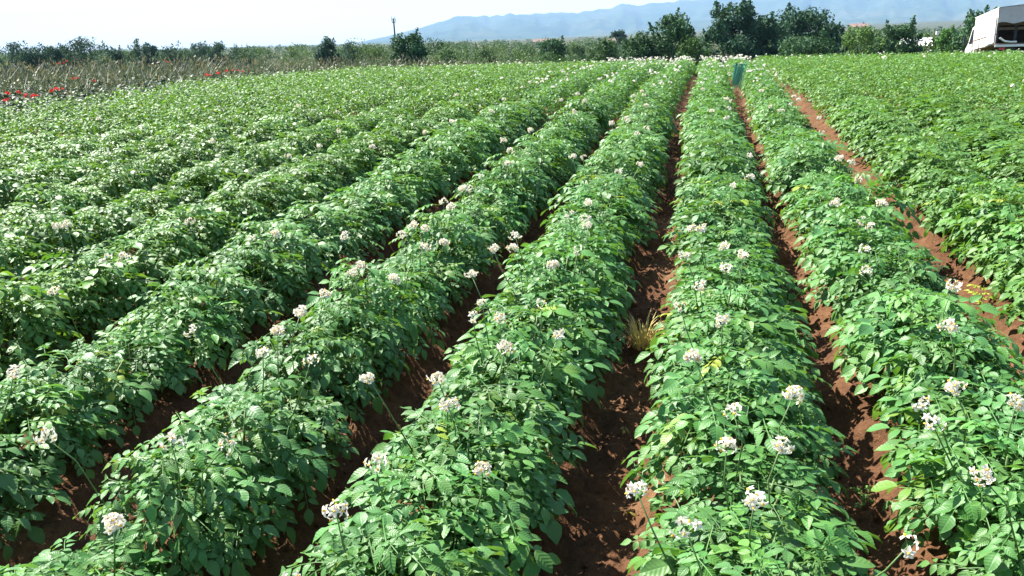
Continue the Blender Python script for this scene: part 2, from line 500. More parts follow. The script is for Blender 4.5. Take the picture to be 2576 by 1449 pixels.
N_VAR = 7
N_OUT = 66
VARIANTS = []
for v in range(N_VAR):
    lay = plant_layout(500 + v)
    order = sorted(lay, key=lambda q: -q[2])
    outer, inner = order[:N_OUT], order[N_OUT:]
    st = MB()
    stems = []
    rng = random.Random(900 + v)
    for k in range(4):
        a = rng.uniform(0, 6.28); r = rng.uniform(0.05, 0.14)
        m = MB().tube([(0.02 * math.cos(a), 0.02 * math.sin(a), -0.03), (0.5 * r * math.cos(a), 0.5 * r * math.sin(a), 0.13), (r * math.cos(a), r * math.sin(a), 0.29)], [0.006, 0.005, 0.003], 5)
        stems.append(m.mesh('stem', M_STEM, True))
    VARIANTS.append(dict(outer=outer, inner=join_leaves(inner, 'inner_leaves', v), all=join_leaves(lay, 'leaves', v + 50), stems=stems))

def flower_mesh(seed):
    rng = random.Random(seed)
    m = MB(); R = 0.0105
    c = (0, 0, 0)
    for k in range(5):
        a = 2 * math.pi * k / 5
        def pt(r, da, z): return (r * math.cos(a + da), r * math.sin(a + da), z)
        up = rng.uniform(-0.003, 0.002)
        m.add([c, pt(R * 0.68, -0.60, 0.002), pt(R * 1.05, -0.22, 0.001 + up), pt(R * 1.25, 0, -0.002 + up), pt(R * 1.05, 0.22, 0.001 + up), pt(R * 0.68, 0.60, 0.002)],
              [(0, 1, 2), (0, 2, 3), (0, 3, 4), (0, 4, 5)], 0)
    m.tube([(0, 0, 0), (0, 0, 0.004), (0, 0, 0.0065)], [0.0020, 0.0026, 0.0010], 5, 1)
    return m.mesh('flower', [M_PETAL, M_ANTHER], False)
FLOWER_ME = [flower_mesh(i) for i in range(3)]

def cluster_layout(rng, n):
    out = []
    for i in range(n):
        a = i * 2.399 + rng.uniform(-0.6, 0.6); t = math.sqrt((i + 0.4) / n) * 1.75 + rng.uniform(-0.15, 0.15)
        d = Vector((math.sin(t) * math.cos(a), math.sin(t) * math.sin(a), math.cos(t)))
        out.append((d * rng.uniform(0.011, 0.026), d))
    return out

# ------------------------------------------------------------------ where the plants stand
FLOWERS = [(-0.71, 1.13), (-0.7, 1.31), (-1.16, 1.22), (-0.45, 1.53), (-0.71, 1.54), (-1.2, 1.48), (-1.01, 1.51), (-0.13, 1.51), (0.0, 1.36), (0.5, 1.44), (0.13, 1.48), (0.08, 1.68), (0.2, 1.73), (0.52, 1.89), (0.51, 1.97), (0.76, 1.99), (0.25, 1.98), (0.1, 1.88), (0.0, 2.12), (-0.69, 1.95), (-0.62, 1.82), (-1.24, 1.98), (-1.1, 2.0), (-0.97, 1.9), (-1.86, 1.75), (-1.63, 1.48), (-0.55, 2.17), (-0.61, 2.35), (-0.7, 2.35), (-0.41, 2.29), (-0.51, 2.53), (0.08, 2.39), (-0.05, 2.58), (0.01, 2.78), (0.1, 2.93), (0.73, 2.46), (0.66, 2.11), (0.59, 2.99), (0.63, 3.25), (-0.05, 3.08), (0.17, 3.18), (0.1, 3.25), (-0.03, 3.55), (0.01, 3.48), (0.68, 3.68), (0.71, 3.61), (0.84, 4.05), (0.79, 4.42), (-1.3, 2.52), (-1.32, 2.81), (-1.27, 2.78), (-1.27, 2.28), (-1.29, 2.16), (-1.13, 2.77), (-0.93, 2.85), (-1.07, 3.26), (-0.99, 3.07), (-0.92, 3.15), (-0.76, 3.24), (-0.74, 3.11), (-1.26, 3.21), (-1.28, 3.41), (-1.21, 3.38), (-1.79, 3.3), (-1.88, 3.12), (-1.56, 3.28), (-2.44, 2.85), (-2.43, 2.75), (-3.08, 3.32), (-0.48, 3.45), (-0.51, 3.59), (-0.54, 2.93), (-0.47, 3.08), (-1.24, 4.09), (-1.26, 4.53), (-1.22, 4.17), (-1.28, 3.87), (-1.23, 3.83), (-1.18, 4.87), (0.82, 2.79), (-1.62, 2.13), (-1.74, 2.15), (-2.4, 3.35), (-2.32, 2.38), (-0.72, 2.54), (0.16, 4.37), (0.61, 3.92), (0.53, 1.66), (-0.55, 3.96), (-0.48, 4.77), (-0.49, 6.15), (-0.36, 4.87), (-0.75, 6.83), (-0.59, 3.61)]

cam_inv = np.array(cam.matrix_world.inverted())
def in_view(x, y, z, mx=0.06, my=0.06):
    p = cam_inv @ np.array([x, y, z, 1.0])
    if p[2] > -0.3: return False
    f = 2022 / 2576
    u, v = -p[0] / p[2] * f, -p[1] / p[2] * f
    return abs(u) < 0.5 + mx and abs(v) < 0.5 * 1449 / 2576 + my

PLANTS = []
SPACING = 0.285
for k in range(-15, 36):
    x0 = row_x(k)
    y = 0.35 + random.uniform(0, 0.2)
    yend = 31 if k < 2 else 33 + min(9, 0.7 * (k - 2))
    while y < yend:
        y += SPACING * random.uniform(0.85, 1.15)
        x = x0 + random.gauss(0, 0.018) + 0.03 * math.sin(y * 0.45 + k)
        if x < float(edge_x(y)) + 0.25: continue
        z = float(ground_z(x0, y))
        d = math.hypot(x, y)
        mg = 0.45 if d < 7 else 0.2
        if not in_view(x, y, z + 0.25, mg, mg): continue
        PLANTS.append([k, x, y, z, d])
PLANTS.sort(key=lambda q: q[4])
seen = [q for q in PLANTS if in_view(q[1], q[2], q[3] + 0.3, 0.10, 0.15)]
NEAR = seen[:300]                                 # the plants that show largest; the others join the crop mass
_near = set(id(q) for q in NEAR)
FAR = [q for q in PLANTS if id(q) not in _near]

def row_tint(k, x, y):
    """row hues: yellower variety towards the truck, plus lighting differences put into the leaf colour"""
    if k >= 2: return (1.12, 1.0, 0.82)
    if k <= -4: return (1.08, 0.97, 0.72)
    return (1.06, 1.0, 0.98)

ORD = {1: 'first', 2: 'second', 3: 'third', 4: 'fourth', 5: 'fifth', 6: 'sixth', 7: 'seventh', 8: 'eighth', 9: 'ninth', 10: 'tenth', 11: 'eleventh', 12: 'twelfth'}
def row_name(k):
    if k <= -1: return f'{ORD[min(-k, 12)]} row left of straw tuft'
    if k <= 1: return f'{ORD[k + 1]} row right of straw tuft'
    return f'{ORD[min(k - 1, 12)]} dense row right of bare furrow'

fl_by_plant = {}
loose_flowers = []
for fx, fy in FLOWERS:
    best = min(range(len(NEAR)), key=lambda i: 2.2 * (NEAR[i][1] - fx) ** 2 + (NEAR[i][2] - fy) ** 2)
    px_, py_ = NEAR[best][1:3]
    if abs(px_ - fx) > 0.38 or abs(py_ - fy) > 0.3: continue
    fl_by_plant.setdefault(best, []).append((px_ + max(-0.24, min(0.24, fx - px_)), fy))
rf = random.Random(3)
for i, (k, x, y, z, d) in enumerate(NEAR):
    if y < 4.6 and -3 <= k <= 1: continue
    prob = 0.5 if -3 <= k <= 1 else (0.08 if k < -3 else 0.05)
    if rf.random() < prob:
        fl_by_plant.setdefault(i, []).append((x + rf.uniform(-0.2, 0.2), y + rf.uniform(-0.12, 0.12)))

ROWN = {}
def near_plant(i, q):
    k, x, y, z, d = q
    v = VARIANTS[random.randrange(N_VAR)]
    s = random.uniform(0.86, 1.12)
    fls = fl_by_plant.get(i, [])
    root = empty('potato_plant', (x, y, z - 0.01), random.choice((0, math.pi)) + random.uniform(-0.25, 0.25))
    root.scale = (s * random.uniform(0.95, 1.05) * {-2: 0.98, -1: 1.08, 0: 1.08, 1: 1.0, 2: 1.0}.get(k, 1.12 if k < 0 else 1.3), s, s * random.uniform(0.86, 1.14))
    ROWN[k] = ROWN.get(k, 0) + 1
    n_ = ROWN[k]; th_ = {1: 'st', 2: 'nd', 3: 'rd'}.get(n_ % 10 if n_ not in (11, 12, 13) else 0, 'th')
    what = 'flowerless' if not fls else ('single-flowered' if len(fls) == 1 else 'many-flowered')
    tag(root, f'{what} potato plant, {n_}{th_} from near end, {row_name(k)}', 'potato plant', 'potato plants in the furrowed field')
    tint = row_tint(k, x, y)
    vary = random.uniform(0.9, 1.1)
    tint = tuple(c * vary for c in tint)
    if i < 95:
        for li, M, _ in v['outer']:
            c = tint
            r = random.random()
            if r < 0.006: c = (3.6, 1.75, 1.0)
            elif r < 0.03: c = (1.8, 1.25, 0.8)
            elif r < 0.12: c = (tint[0] * 1.28, tint[1] * 1.15, tint[2] * 0.9)
            elif r < 0.2: c = (tint[0] * 0.8, tint[1] * 0.84, tint[2] * 0.95)
            obj('leaf', LEAF_ME[li], root, M, c)
        tag(obj('inner_leaves', v['inner'], root, None, tint), kind='stuff')
        for sm in v['stems'][:3]: obj('stem', sm, root)
    else:
        tag(obj('leaves', v['all'], root, None, tint), kind='stuff')
    inv = Matrix.LocRotScale(root.location, root.rotation_euler, root.scale).inverted()
    for fx, fy in fls:
        rng = random.Random(int((fx * 100 + fy * 1000)))
        top = Vector((fx, fy, float(terr(fx, fy)) + 0.55 + rng.uniform(-0.02, 0.03)))
        base = Vector((x + max(-0.13, min(0.13, (fx - x) * 0.7)), y + max(-0.12, min(0.12, (fy - y) * 0.7)), z + 0.22))
        mid = base.lerp(top, 0.55) + Vector((rng.uniform(-0.02, 0.02), rng.uniform(-0.02, 0.02), 0.02))
        n = rng.choice((3, 5, 6, 8, 9, 11, 12))
        cl = cluster_layout(rng, n)
        axis = (top - mid).normalized()
        Rq = Vector((0, 0, 1)).rotation_difference((axis + Vector((0, 0, 0.8))).normalized()).to_matrix()
        m = MB().tube([inv @ base, inv @ mid, inv @ top], [0.0022, 0.0018, 0.0014], 5)
        for off, dd in cl:
            m.tube([inv @ (top - Vector((0, 0, 0.004))), inv @ (top + Rq @ off)], [0.0011, 0.0009], 3, cap=False)
        stalk = m.build('flower_stalk', M_STEM, root, True)
        for off, dd in cl:
            zq = Vector((0, 0, 1)).rotation_difference((Rq @ dd + Vector((rng.gauss(0, .45), rng.gauss(0, .45), rng.gauss(-0.35, .3)))).normalized())
            W = Matrix.Translation(top + Rq @ off) @ zq.to_matrix().to_4x4() @ Matrix.Rotation(rng.uniform(0, 6.28), 4, 'Z') @ Matrix.Scale(rng.uniform(0.85, 1.15), 4)
            obj('flower', FLOWER_ME[rng.randrange(3)], stalk, inv @ W, (1, 1, 1))
for i, q in enumerate(NEAR):
    near_plant(i, q)

# ------------------------------------------------------------------ the rest of the crop: one mass of leaves up to the crest
def crop_mass():
    rng = RNG
    VV, CC, n_l = [], [], 0
    for k, x, y, z, d in FAR:
        n = 420 if d < 7 else 250 if d < 14 else (190 if d < 20 else 120)
        sz = 1.0 if d < 14 else (1.12 if d < 20 else 1.35)
        sc = rng.uniform(0.84, 1.14)
        phi = rng.uniform(0, 2 * np.pi, n)
        ct = 1 - 1.12 * rng.random(n) ** 0.95
        st = np.sqrt(np.clip(1 - ct * ct, 0, 1))
        D = np.stack([st * np.cos(phi), st * np.sin(phi), ct], 1)
        rho = np.where(rng.random(n) < 0.75, rng.uniform(0.84, 1.08, n), rng.uniform(0.6, 0.84, n))
        wide = {-2: 0.98, -1: 1.0, 0: 1.0, 1: 0.9, 2: 1.04}.get(k, 1.32 if k > 2 else 1.08)
        P = D * rho[:, None] * np.array([0.255 * wide, 0.22, 0.29 * (1.12 if k >= 2 else 1)]) * sc
        P[:, 2] += 0.10
        P += np.array([x, y, z])
        # direction of each leaflet: outward, arching over, with jitter
        yaw = phi + rng.normal(0, 0.9, n)
        pit = np.radians(25) - np.arccos(np.clip(ct, -1, 1)) * 0.6 + rng.normal(0, 0.35, n)
        dr = np.stack([np.cos(yaw) * np.cos(pit), np.sin(yaw) * np.cos(pit), np.sin(pit)], 1)
        side = np.stack([-np.sin(yaw), np.cos(yaw), np.zeros(n)], 1)
        side = side + rng.normal(0, 0.3, (n, 3))
        side -= dr * (side * dr).sum(1)[:, None]; side /= np.linalg.norm(side, axis=1)[:, None]
        up = np.cross(dr, side); up *= np.sign(up[:, 2:3] + 1e-6)
        L = (rng.uniform(0.036, 0.064, n) * sz)[:, None]; Wd = L * rng.uniform(0.58, 0.74, (n, 1)) * (0.85 if k >= 2 else 1)
        fold = L * rng.uniform(0.02, 0.14, (n, 1)); dp = L * rng.uniform(0.08, 0.35, (n, 1))
        b = P
        lft = P + dr * L * 0.42 - side * Wd * 0.5 + up * fold
        rgt = P + dr * L * 0.42 + side * Wd * 0.5 + up * fold
        mid = P + dr * L * 0.45
        tip = P + dr * L - up * dp
        VV.append(np.stack([b, lft, rgt, mid, tip], 1).reshape(-1, 3))
        t = np.array(row_tint(k, x, y)) * rng.uniform(0.9, 1.1)
        c = t * rng.uniform(0.78, 1.22, (n, 1)) * np.stack([rng.uniform(0.9, 1.15, n), np.ones(n), rng.uniform(0.8, 1.15, n)], 1)
        old = rng.random(n) < 0.006
        c[old] = (3.6, 1.75, 1.0)
        CC.append(np.repeat(c, 5, 0)); n_l += n
    b5 = (np.arange(n_l) * 5)[:, None]
    F = np.concatenate([b5 + [0, 2, 3], b5 + [0, 3, 1], b5 + [3, 2, 4], b5 + [3, 4, 1]], 0)
    V, C = np.concatenate(VV), np.concatenate(CC)
    mi = np.zeros(len(F), np.int32)
    # flower heads among them
    fv, ff = [], []
    nb = len(V)
    for k, x, y, z, d in FAR:
        flo = -3 <= k <= 1
        prob = 1.0 if flo else (0.07 if k < -3 else 0.05)
        if d > 17: prob = prob * 1.5 if flo else (0.16 if k < -3 else 0.16)
        m = rng.poisson(prob)
        for _ in range(m):
            c0 = np.array([x + rng.uniform(-0.24, 0.24), y + rng.uniform(-0.14, 0.14), z + 0.42 + rng.uniform(-0.03, 0.07)])
            nf = rng.integers(6, 11)
            for _f in range(nf):
                o = rng.normal(0, 1, 3); o /= np.linalg.norm(o); o[2] = abs(o[2])
                c = c0 + o * rng.uniform(0.016, 0.028)
                nrm = o + rng.normal(0, 0.3, 3); nrm /= np.linalg.norm(nrm)
                a = np.cross(nrm, [0.3, 0.5, 0.81]); a /= np.linalg.norm(a); bb = np.cross(nrm, a)
                s = rng.uniform(0.009, 0.0125)
                pts = [c + s * (math.cos(q) * a + math.sin(q) * bb) for q in np.arange(5) * 1.2566]
                j = nb + len(fv); fv += pts; ff += [(j, j + 1, j + 2), (j, j + 2, j + 3), (j, j + 3, j + 4)]
    V = np.concatenate([V, np.array(fv)]); F = np.concatenate([F, np.array(ff)])
    C = np.concatenate([C, np.ones((len(fv), 3))]); mi = np.concatenate([mi, np.ones(len(ff), np.int32)])
    return np_mesh('potato_crop', V, F, [M_CROP, M_PETAL], mi, False, C)
crop = obj('potato_crop', crop_mass())
tag(crop, 'mass of leafy potato rows reaching up to the crest of the field', 'crop', kind='stuff')

# ------------------------------------------------------------------ trees and bushes
def leaf_cards(P, N, size, rng, asp=0.62):
    n = len(P)
    nr = N + rng.normal(0, 0.55, (n, 3)); nr /= np.linalg.norm(nr, axis=1)[:, None]
    a = np.cross(nr, rng.normal(0, 1, (n, 3))); a /= np.linalg.norm(a, axis=1)[:, None]
    b = np.cross(nr, a)
    s = size[:, None]
    V = np.stack([P - a * s * 0.5, P + b * s * asp * 0.5 + nr * s * 0.12, P + a * s * 0.5, P - b * s * asp * 0.5 + nr * s * 0.12], 1).reshape(-1, 3)
    i = (np.arange(n) * 4)[:, None]
    return V, i + [0, 1, 2, 3]

def crown_points(rng, H, W, base, nblob, n, spiky=0.0, top_heavy=0.5):
    """leaf points in a crown built of uneven clumps"""
    C = []
    for i in range(nblob):
        t = rng.random() ** (1 - 0.5 * top_heavy)
        zc = base + (H - base) * (0.12 + 0.80 * t)
        prof = np.sin(np.pi * np.clip(0.27 + 0.66 * (zc - base) / (H - base), 0, 1)) ** 0.7
        a, r = rng.uniform(0, 2 * np.pi), np.sqrt(rng.random()) * 0.5 * W * prof * 0.9
        C.append((r * np.cos(a), r * np.sin(a), zc, W * rng.uniform(0.10, 0.22)))
    C.append((rng.normal(0, 0.05 * W), 0, H - 0.10 * W, 0.11 * W))
    for i in range(int(spiky * 10)):
        a, r = rng.uniform(0, 2 * np.pi), rng.uniform(0.1, 0.5) * W
        zc = base + (H - base) * (0.98 - 0.55 * (2 * r / W) ** 1.5 * rng.uniform(0.6, 1)); C.append((r * np.cos(a), r * np.sin(a), zc, W * 0.06))
    C = np.array(C)
    w = C[:, 3] ** 2; k = rng.choice(len(C), n, p=w / w.sum())
    d = rng.normal(0, 1, (n, 3)); d /= np.linalg.norm(d, axis=1)[:, None]
    rad = C[k, 3] * rng.uniform(0.35, 1.05, n)
    P = C[k, :3] + d * rad[:, None] * np.array([1, 1, 0.85])
    # leafy shoots poking out of the outline
    ns = int(n * 0.16 * min(1.5, spiky)); m_ = max(1, int(26 * spiky))
    if ns:
        sa = rng.uniform(0, 2 * np.pi, m_); sh = rng.random(m_) ** 0.7
        zc = base + (H - base) * (0.15 + 0.78 * sh)
        pr = np.sin(np.pi * np.clip(0.27 + 0.66 * (zc - base) / (H - base), 0, 1)) ** 0.7 * 0.42 * W
        S0 = np.stack([pr * np.cos(sa), pr * np.sin(sa), zc], 1)
        SD = np.stack([np.cos(sa) * (1.1 - sh), np.sin(sa) * (1.1 - sh), 0.25 + 1.0 * sh], 1) * (W * rng.uniform(0.10, 0.22, m_))[:, None]
        kk = rng.integers(0, m_, ns); tt_ = rng.random(ns)
        P[:ns] = S0[kk] + SD[kk] * tt_[:, None] + rng.normal(0, 1, (ns, 3)) * (0.045 * W * (1.15 - tt_))[:, None]
    P[:, 2] = np.clip(P[:, 2], 0.05, None)
    P[:, 2] *= H / np.percentile(P[:, 2], 99.3)
    rxy = np.hypot(P[:, 0], P[:, 1]); P[:, :2] *= np.minimum(1.15, 0.5 * W / np.percentile(rxy, 97.5))
    return P, d, k

TREES = []
def tree(name, label, x, y, H, W, col, kind='oak', n=3200, leaf=0.2, group=None, base=0.08):
    seed = int(abs(x * 31 + y * 7)) + 5
    rng = np.random.default_rng(seed)
    z = float(terr(x, y)) - 0.1
    W = W * 1.12; n = int(n * 1.7)
    root = empty(name, (x, y, z), 0)
    tag(root, label, 'bush' if 'bush' in name or 'shrub' in name else 'tree', group)
    if kind == 'oak':   P, N, k = crown_points(rng, H, W, base * 0.3 * H, 40, n, 0.6 if name == 'far_tree' else 1.0, 0.3)
    elif kind == 'bush': P, N, k = crown_points(rng, H, W, 0.02, 30, n, 0.6, 0.1)
    else:               P, N, k = crown_points(rng, H, W, 0.62 * H, 14, n, 0.3)          # umbrella crown on a bare trunk
    size = rng.uniform(0.6, 1.35, n) * leaf
    V, F = leaf_cards(P, N, size, rng)
    clump = rng.uniform(0.78, 1.22, 400)[k % 400]
    c = np.array(col)[None] * (clump * rng.uniform(0.8, 1.2, n))[:, None]
    obj('crown', np_mesh('crown', V, F, [M_TREE], col=np.repeat(c, 4, 0)), root)
    m = MB(); r = 0.035 * H * 0.5 + 0.03
    lean = rng.normal(0, 0.04 * H, 2)
    top = (lean[0], lean[1], H * 0.72)
    m.tube([(0, 0, -0.2), (lean[0] * 0.3, lean[1] * 0.3, H * 0.3), top], [r * 1.3, r, r * 0.35], 7)
    for j in range(6):
        a = rng.uniform(0, 6.28); h0 = rng.uniform(0.25, 0.6) * H; q = h0 / (H * 0.72)
        s = Vector((lean[0] * q, lean[1] * q, h0)); e = s + Vector((math.cos(a) * W * 0.3, math.sin(a) * W * 0.3, H * rng.uniform(0.1, 0.25)))
        m.tube([s, s.lerp(e, 0.5) + Vector((0, 0, 0.05 * H)), e], [r * 0.5, r * 0.32, r * 0.12], 5)
    m.build('trunk', M_BARK, root, True)
    return root

DK, MD, OL, YG, BL = (0.88, 1.05, 1.2), (1.1, 1.25, 1.0), (1.95, 1.6, 1.35), (1.9, 1.75, 0.8), (1.0, 1.05, 1.5)  # DK and BL: blue cast of the haze put into the leaf colour
G1 = 'trees and bushes beyond the crest'
tree('oak_tree', 'broad oak with a rounded crown left of the tallest dark tree', -3.0, 71.9, 7.4, 4.5, MD, n=5200, leaf=0.24, group=G1)
tree('bush', 'low wide green bush at the left foot of the rounded oak', -5.4, 69.8, 5.85, 3.9, MD, 'bush', 4200, 0.22, G1)
tree('oak_tree', 'tallest dark spiky oak standing at the end of the flowering rows', 1.7, 66.0, 7.6, 4.6, DK, n=6500, leaf=0.24, group=G1)
tree('bush', 'yellow green bush between the rounded oak and the tallest dark oak', -1.0, 64.0, 4.9, 2.6, (1.5, 1.5, 0.8), 'bush', 3200, 0.2, G1)
tree('oak_tree', 'dark oak close on the right of the tallest oak', 4.4, 67.9, 6.5, 3.6, DK, n=5000, leaf=0.24, group=G1)
tree('oak_tree', 'wide dark oak with a high crown, rightmost of the big oaks', 7.6, 71.6, 7.2, 5.2, DK, n=6500, leaf=0.24, group=G1)
tree('bush', 'round grey green bush in front of the wide dark oak', 6.7, 61.6, 4.1, 4.2, (1.05, 1.2, 1.0), 'bush', 4200, 0.2, G1)
tree('oak_tree', 'slim oak at the right edge of the big oak group', 10.1, 74.3, 6.0, 2.5, DK, n=3000, leaf=0.24, group=G1)
tree('tree', 'green tree with a pointed crown halfway between the oaks and the truck', 16.0, 78.4, 5.9, 4.1, (1.15, 1.3, 0.95), n=5200, leaf=0.24, group=G1, base=0.03)
tree('bush', 'pale yellow green willow bush beside the big oaks', 12.7, 77.0, 5.7, 4.2, (2.3, 2.1, 1.0), 'bush', 4200, 0.2, G1)
tree('bush', 'brownish dry bush left of the truck', 18.6, 76.0, 4.7, 3.0, (2.6, 1.9, 1.3), 'bush', 2600, 0.2, G1)
tree('bush', 'bright green bush just left of the truck cab', 16.4, 63.7, 3.8, 2.2, (1.5, 1.75, 0.8), 'bush', 2600, 0.18, G1)
tree('tree', 'green tree whose top shows behind the truck', 17.3, 60.5, 4.6, 3.0, MD, n=2600, leaf=0.22, group=G1, base=0.03)
tree('bush', 'dark green round bush alone in the olive scrub', -13.4, 73.8, 5.8, 3.2, (0.85, 1.05, 0.95), 'bush', 3400, 0.22, G1)
tree('bush', 'olive green bush left of the oak group', -9.3, 79.5, 5.7, 3.4, (1.35, 1.35, 0.95), 'bush', 3200, 0.22, G1)
tree('bush', 'dark bush at the foot of the pole', -20.5, 56.4, 4.75, 2.9, (0.8, 1.0, 1.0), 'bush', 3600, 0.2, G1)
tree('bush', 'tall grey green bush rising from the weeds left of the pole', -32.3, 67.7, 6.1, 2.2, BL, 'bush', 2600, 0.2, G1)
tree('bush', 'small green bush right of the pole bush', -20.9, 66.8, 4.7, 2.1, (1.3, 1.35, 0.95), 'bush', 2200, 0.2, G1)
tree('pine_tree', 'small far umbrella pine under the mountain', -18.3, 179.1, 7.1, 3.6, BL, 'umbrella', 1400, 0.32, G1)
tree('bush', 'grey olive bush beside the round dark scrub bush', -13.1, 85.0, 5.3, 2.6, OL, 'bush', 2200, 0.22, G1)
tree('bush', 'pale olive bush in the scrub between pole and dark bush', -23.4, 86.9, 5.4, 2.9, OL, 'bush', 2200, 0.22, G1)
G2 = 'far trees beyond the weedy bank'
for lab, x, y, H, W in [
        ('leftmost far tree at the picture edge beyond the weeds', -76.4, 79.1, 7.1, 3.8), ('second far tree from the left edge, low and wide', -71.3, 77.1, 6.7, 3.0),
        ('third far tree from the left edge, small and round', -72.0, 80.5, 6.5, 2.0), ('small far tree touching the left side of the biggest left tree', -73.8, 84.3, 6.6, 2.6),
        ('biggest far tree on the left with a broad high crown', -70.9, 84.1, 7.4, 4.7), ('single small round far tree in the gap right of the biggest left tree', -77.8, 97.8, 6.3, 2.3),
        ('tall narrow far tree left of the long far hedge', -71.2, 94.1, 7.05, 2.5), ('slender far tree just right of the tall narrow one', -66.6, 90.0, 6.5, 1.9),
        ('low broad far tree in the middle of the far hedge', -69.2, 98.1, 6.3, 3.5), ('first of two round far trees at the hedge end', -69.0, 104.2, 6.6, 3.3),
        ('second of two round far trees at the hedge end', -63.2, 99.7, 6.6, 2.4), ('low far tree right of the two round ones', -67.2, 111.3, 6.0, 3.4),
        ('flat topped far tree between grey bush and pole', -48.6, 109.7, 6.1, 2.8)]:
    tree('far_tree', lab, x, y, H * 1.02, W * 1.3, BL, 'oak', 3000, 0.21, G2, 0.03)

# ------------------------------------------------------------------ scrub and far hedges of the plain: one mass
def scrub():
    rng = np.random.default_rng(44)
    VV, FF, CC, n0 = [], [], [], 0
    spots = []
    while len(spots) < 980:
        a = math.radians(rng.uniform(-48, 27)); d = 62 * (16 ** (rng.random() ** 1.25))
        x, y = d * math.sin(a), d * math.cos(a)
        if d < 95 and -12 < x < 20: continue
        if x < -25 and (d < 112 or y < 72): continue
        if x < -60 and d < 120 : continue
        spots.append((x, y, d))
    for x, y, d in spots:
        z = float(terr(x, y)) - 0.2
        H = (rng.uniform(3.6, 5.4) if x > -0.5 * y else rng.uniform(5.0, 6.2)) * (1.0 if d < 250 else 1.1); W = rng.uniform(3, 7) * (1 if d < 200 else 1.8)
        n = int(np.clip(240000 / d ** 1.2, 70, 1500)); leaf = 0.17 * (d / 75) ** 0.8
        P, N, k = crown_points(rng, H, W, 0.02, 14, n, 0.0, 0.0)
        V, F = leaf_cards(P + [x, y, z], N, rng.uniform(0.6, 1.4, n) * leaf, rng)
        kind = rng.random()
        col = np.array(OL if kind < 0.42 else ((2.5, 1.95, 1.35) if kind < 0.62 else ((1.3, 1.3, 0.95) if kind < 0.85 else (0.8, 0.95, 0.85))))
        VV.append(V); FF.append(F + n0); n0 += len(V)
        CC.append(np.repeat(col[None] * rng.uniform(0.75, 1.25, (n, 1)), 4, 0))
    return np_mesh('scrub', np.concatenate(VV), np.concatenate(FF), [M_TREE], col=np.concatenate(CC))
tag(obj('scrub', scrub()), 'olive and brown scrub covering the plain beyond the field', 'scrub', kind='stuff')

# ------------------------------------------------------------------ weedy bank on the left
def weeds():
    rng = np.random.default_rng(12)
    n = 46000
    y = rng.uniform(6, 40, n); d = rng.random(n) ** 1.3 * 11
    x = np.array(edge_x(y)) - 0.05 - d
    z = terr(x, y)
    patch = fbm(x * 0.45, y * 0.45, 3, 5)
    dark = (fbm(x * 0.7 + 40, y * 0.7, 2, 8) > 0.50) & (d < 2.2)
    dark |= (((y > 9.0) & (y < 12.3)) | ((y > 13.8) & (y < 15.2))) & (d < 1.6) & (rng.random(n) < 0.8)
    H = rng.uniform(0.45, 0.88, n) * (0.78 + 0.5 * patch) * np.clip(0.62 + d * 0.25, 0, 1)
    yaw = rng.uniform(0, 6.28, n); lean = np.abs(rng.normal(0, 0.55, n))
    broad = rng.random(n) < np.where(dark, 0.93, 0.66)
    wd = np.where(broad, rng.uniform(0.035, 0.09, n), rng.uniform(0.006, 0.014, n))
    hs = np.where(broad, rng.uniform(0.25, 0.95, n), 1.0) * H
    dirx, diry = np.cos(yaw), np.sin(yaw)
    sx, sy = -diry * wd * 0.5, dirx * wd * 0.5
    b = np.stack([x, y, z + np.where(broad, hs * 0.55, 0)], 1)
    L = np.where(broad, 0.14, hs)
    h2 = np.where(broad, rng.uniform(-0.05, 0.10, n), hs)
    S = np.stack([sx, sy, np.zeros(n)], 1)
    out = np.stack([dirx, diry, np.zeros(n)], 1)
    r1 = np.where(broad, 0.07, lean * hs * 0.35)[:, None]; r2 = np.where(broad, 0.15, lean * hs)[:, None]
    m = b + out * r1; m[:, 2] += np.where(broad, h2 * 0.8 + 0.03, hs * 0.62)
    t = b + out * r2; t[:, 2] += h2
    V = np.stack([b - S * 0.5, b + S * 0.5, m + S, m - S, t], 1).reshape(-1, 3)
    i5 = (np.arange(n) * 5)[:, None]
    F = np.concatenate([i5 + [0, 1, 2], i5 + [0, 2, 3], i5 + [3, 2, 4]])
    dry, grn, drk = np.array([0.84, 0.77, 0.66]), np.array([0.42, 0.66, 0.38]), np.array([0.12, 0.30, 0.26])
    mixd = np.clip((patch - 0.56) * 2.4 + rng.normal(0, 0.25, n), 0, 1)[:, None]
    c = grn * (1 - mixd) + dry * mixd
    c = np.where((broad & dark)[:, None], drk, np.where(broad[:, None], c * 0.6 + grn * 0.25, c))
    red = rng.random(n) < 0.05
    c[red & ~broad] = (0.95, 0.58, 0.6)
    c = c * rng.uniform(0.65, 1.35, (n, 1))
    # seed heads on the dry stems
    pick = np.where(~broad)[0][::2]; k = len(pick)
    e = V.reshape(-1, 5, 3)[pick, 4]
    j = rng.normal(0, 1, (k, 3)); j /= np.linalg.norm(j, axis=1)[:, None]
    q = np.cross(j, [0.2, 0.1, 1]); q /= np.linalg.norm(q, axis=1)[:, None]
    ax = np.array([0, 0, 1]) + rng.normal(0, 0.5, (k, 3))
    V2 = np.stack([e - ax * 0.03, e + q * 0.017, e + ax * 0.055, e - q * 0.017], 1).reshape(-1, 3)
    i4 = (np.arange(k) * 4)[:, None] + len(V)
    F2 = np.concatenate([i4 + [0, 1, 2], i4 + [0, 2, 3]])
    c2 = np.array([1.45, 1.4, 1.45]) * rng.uniform(0.6, 1.3, (k, 1))
    return np_mesh('weeds', np.concatenate([V, V2]), np.concatenate([F, F2]), [M_WEED], col=np.concatenate([np.repeat(c, 5, 0), np.repeat(c2, 4, 0)]))
tag(obj('weeds', weeds()), 'tall dry weeds and wild grass on the bank along the field', 'weeds', kind='stuff')

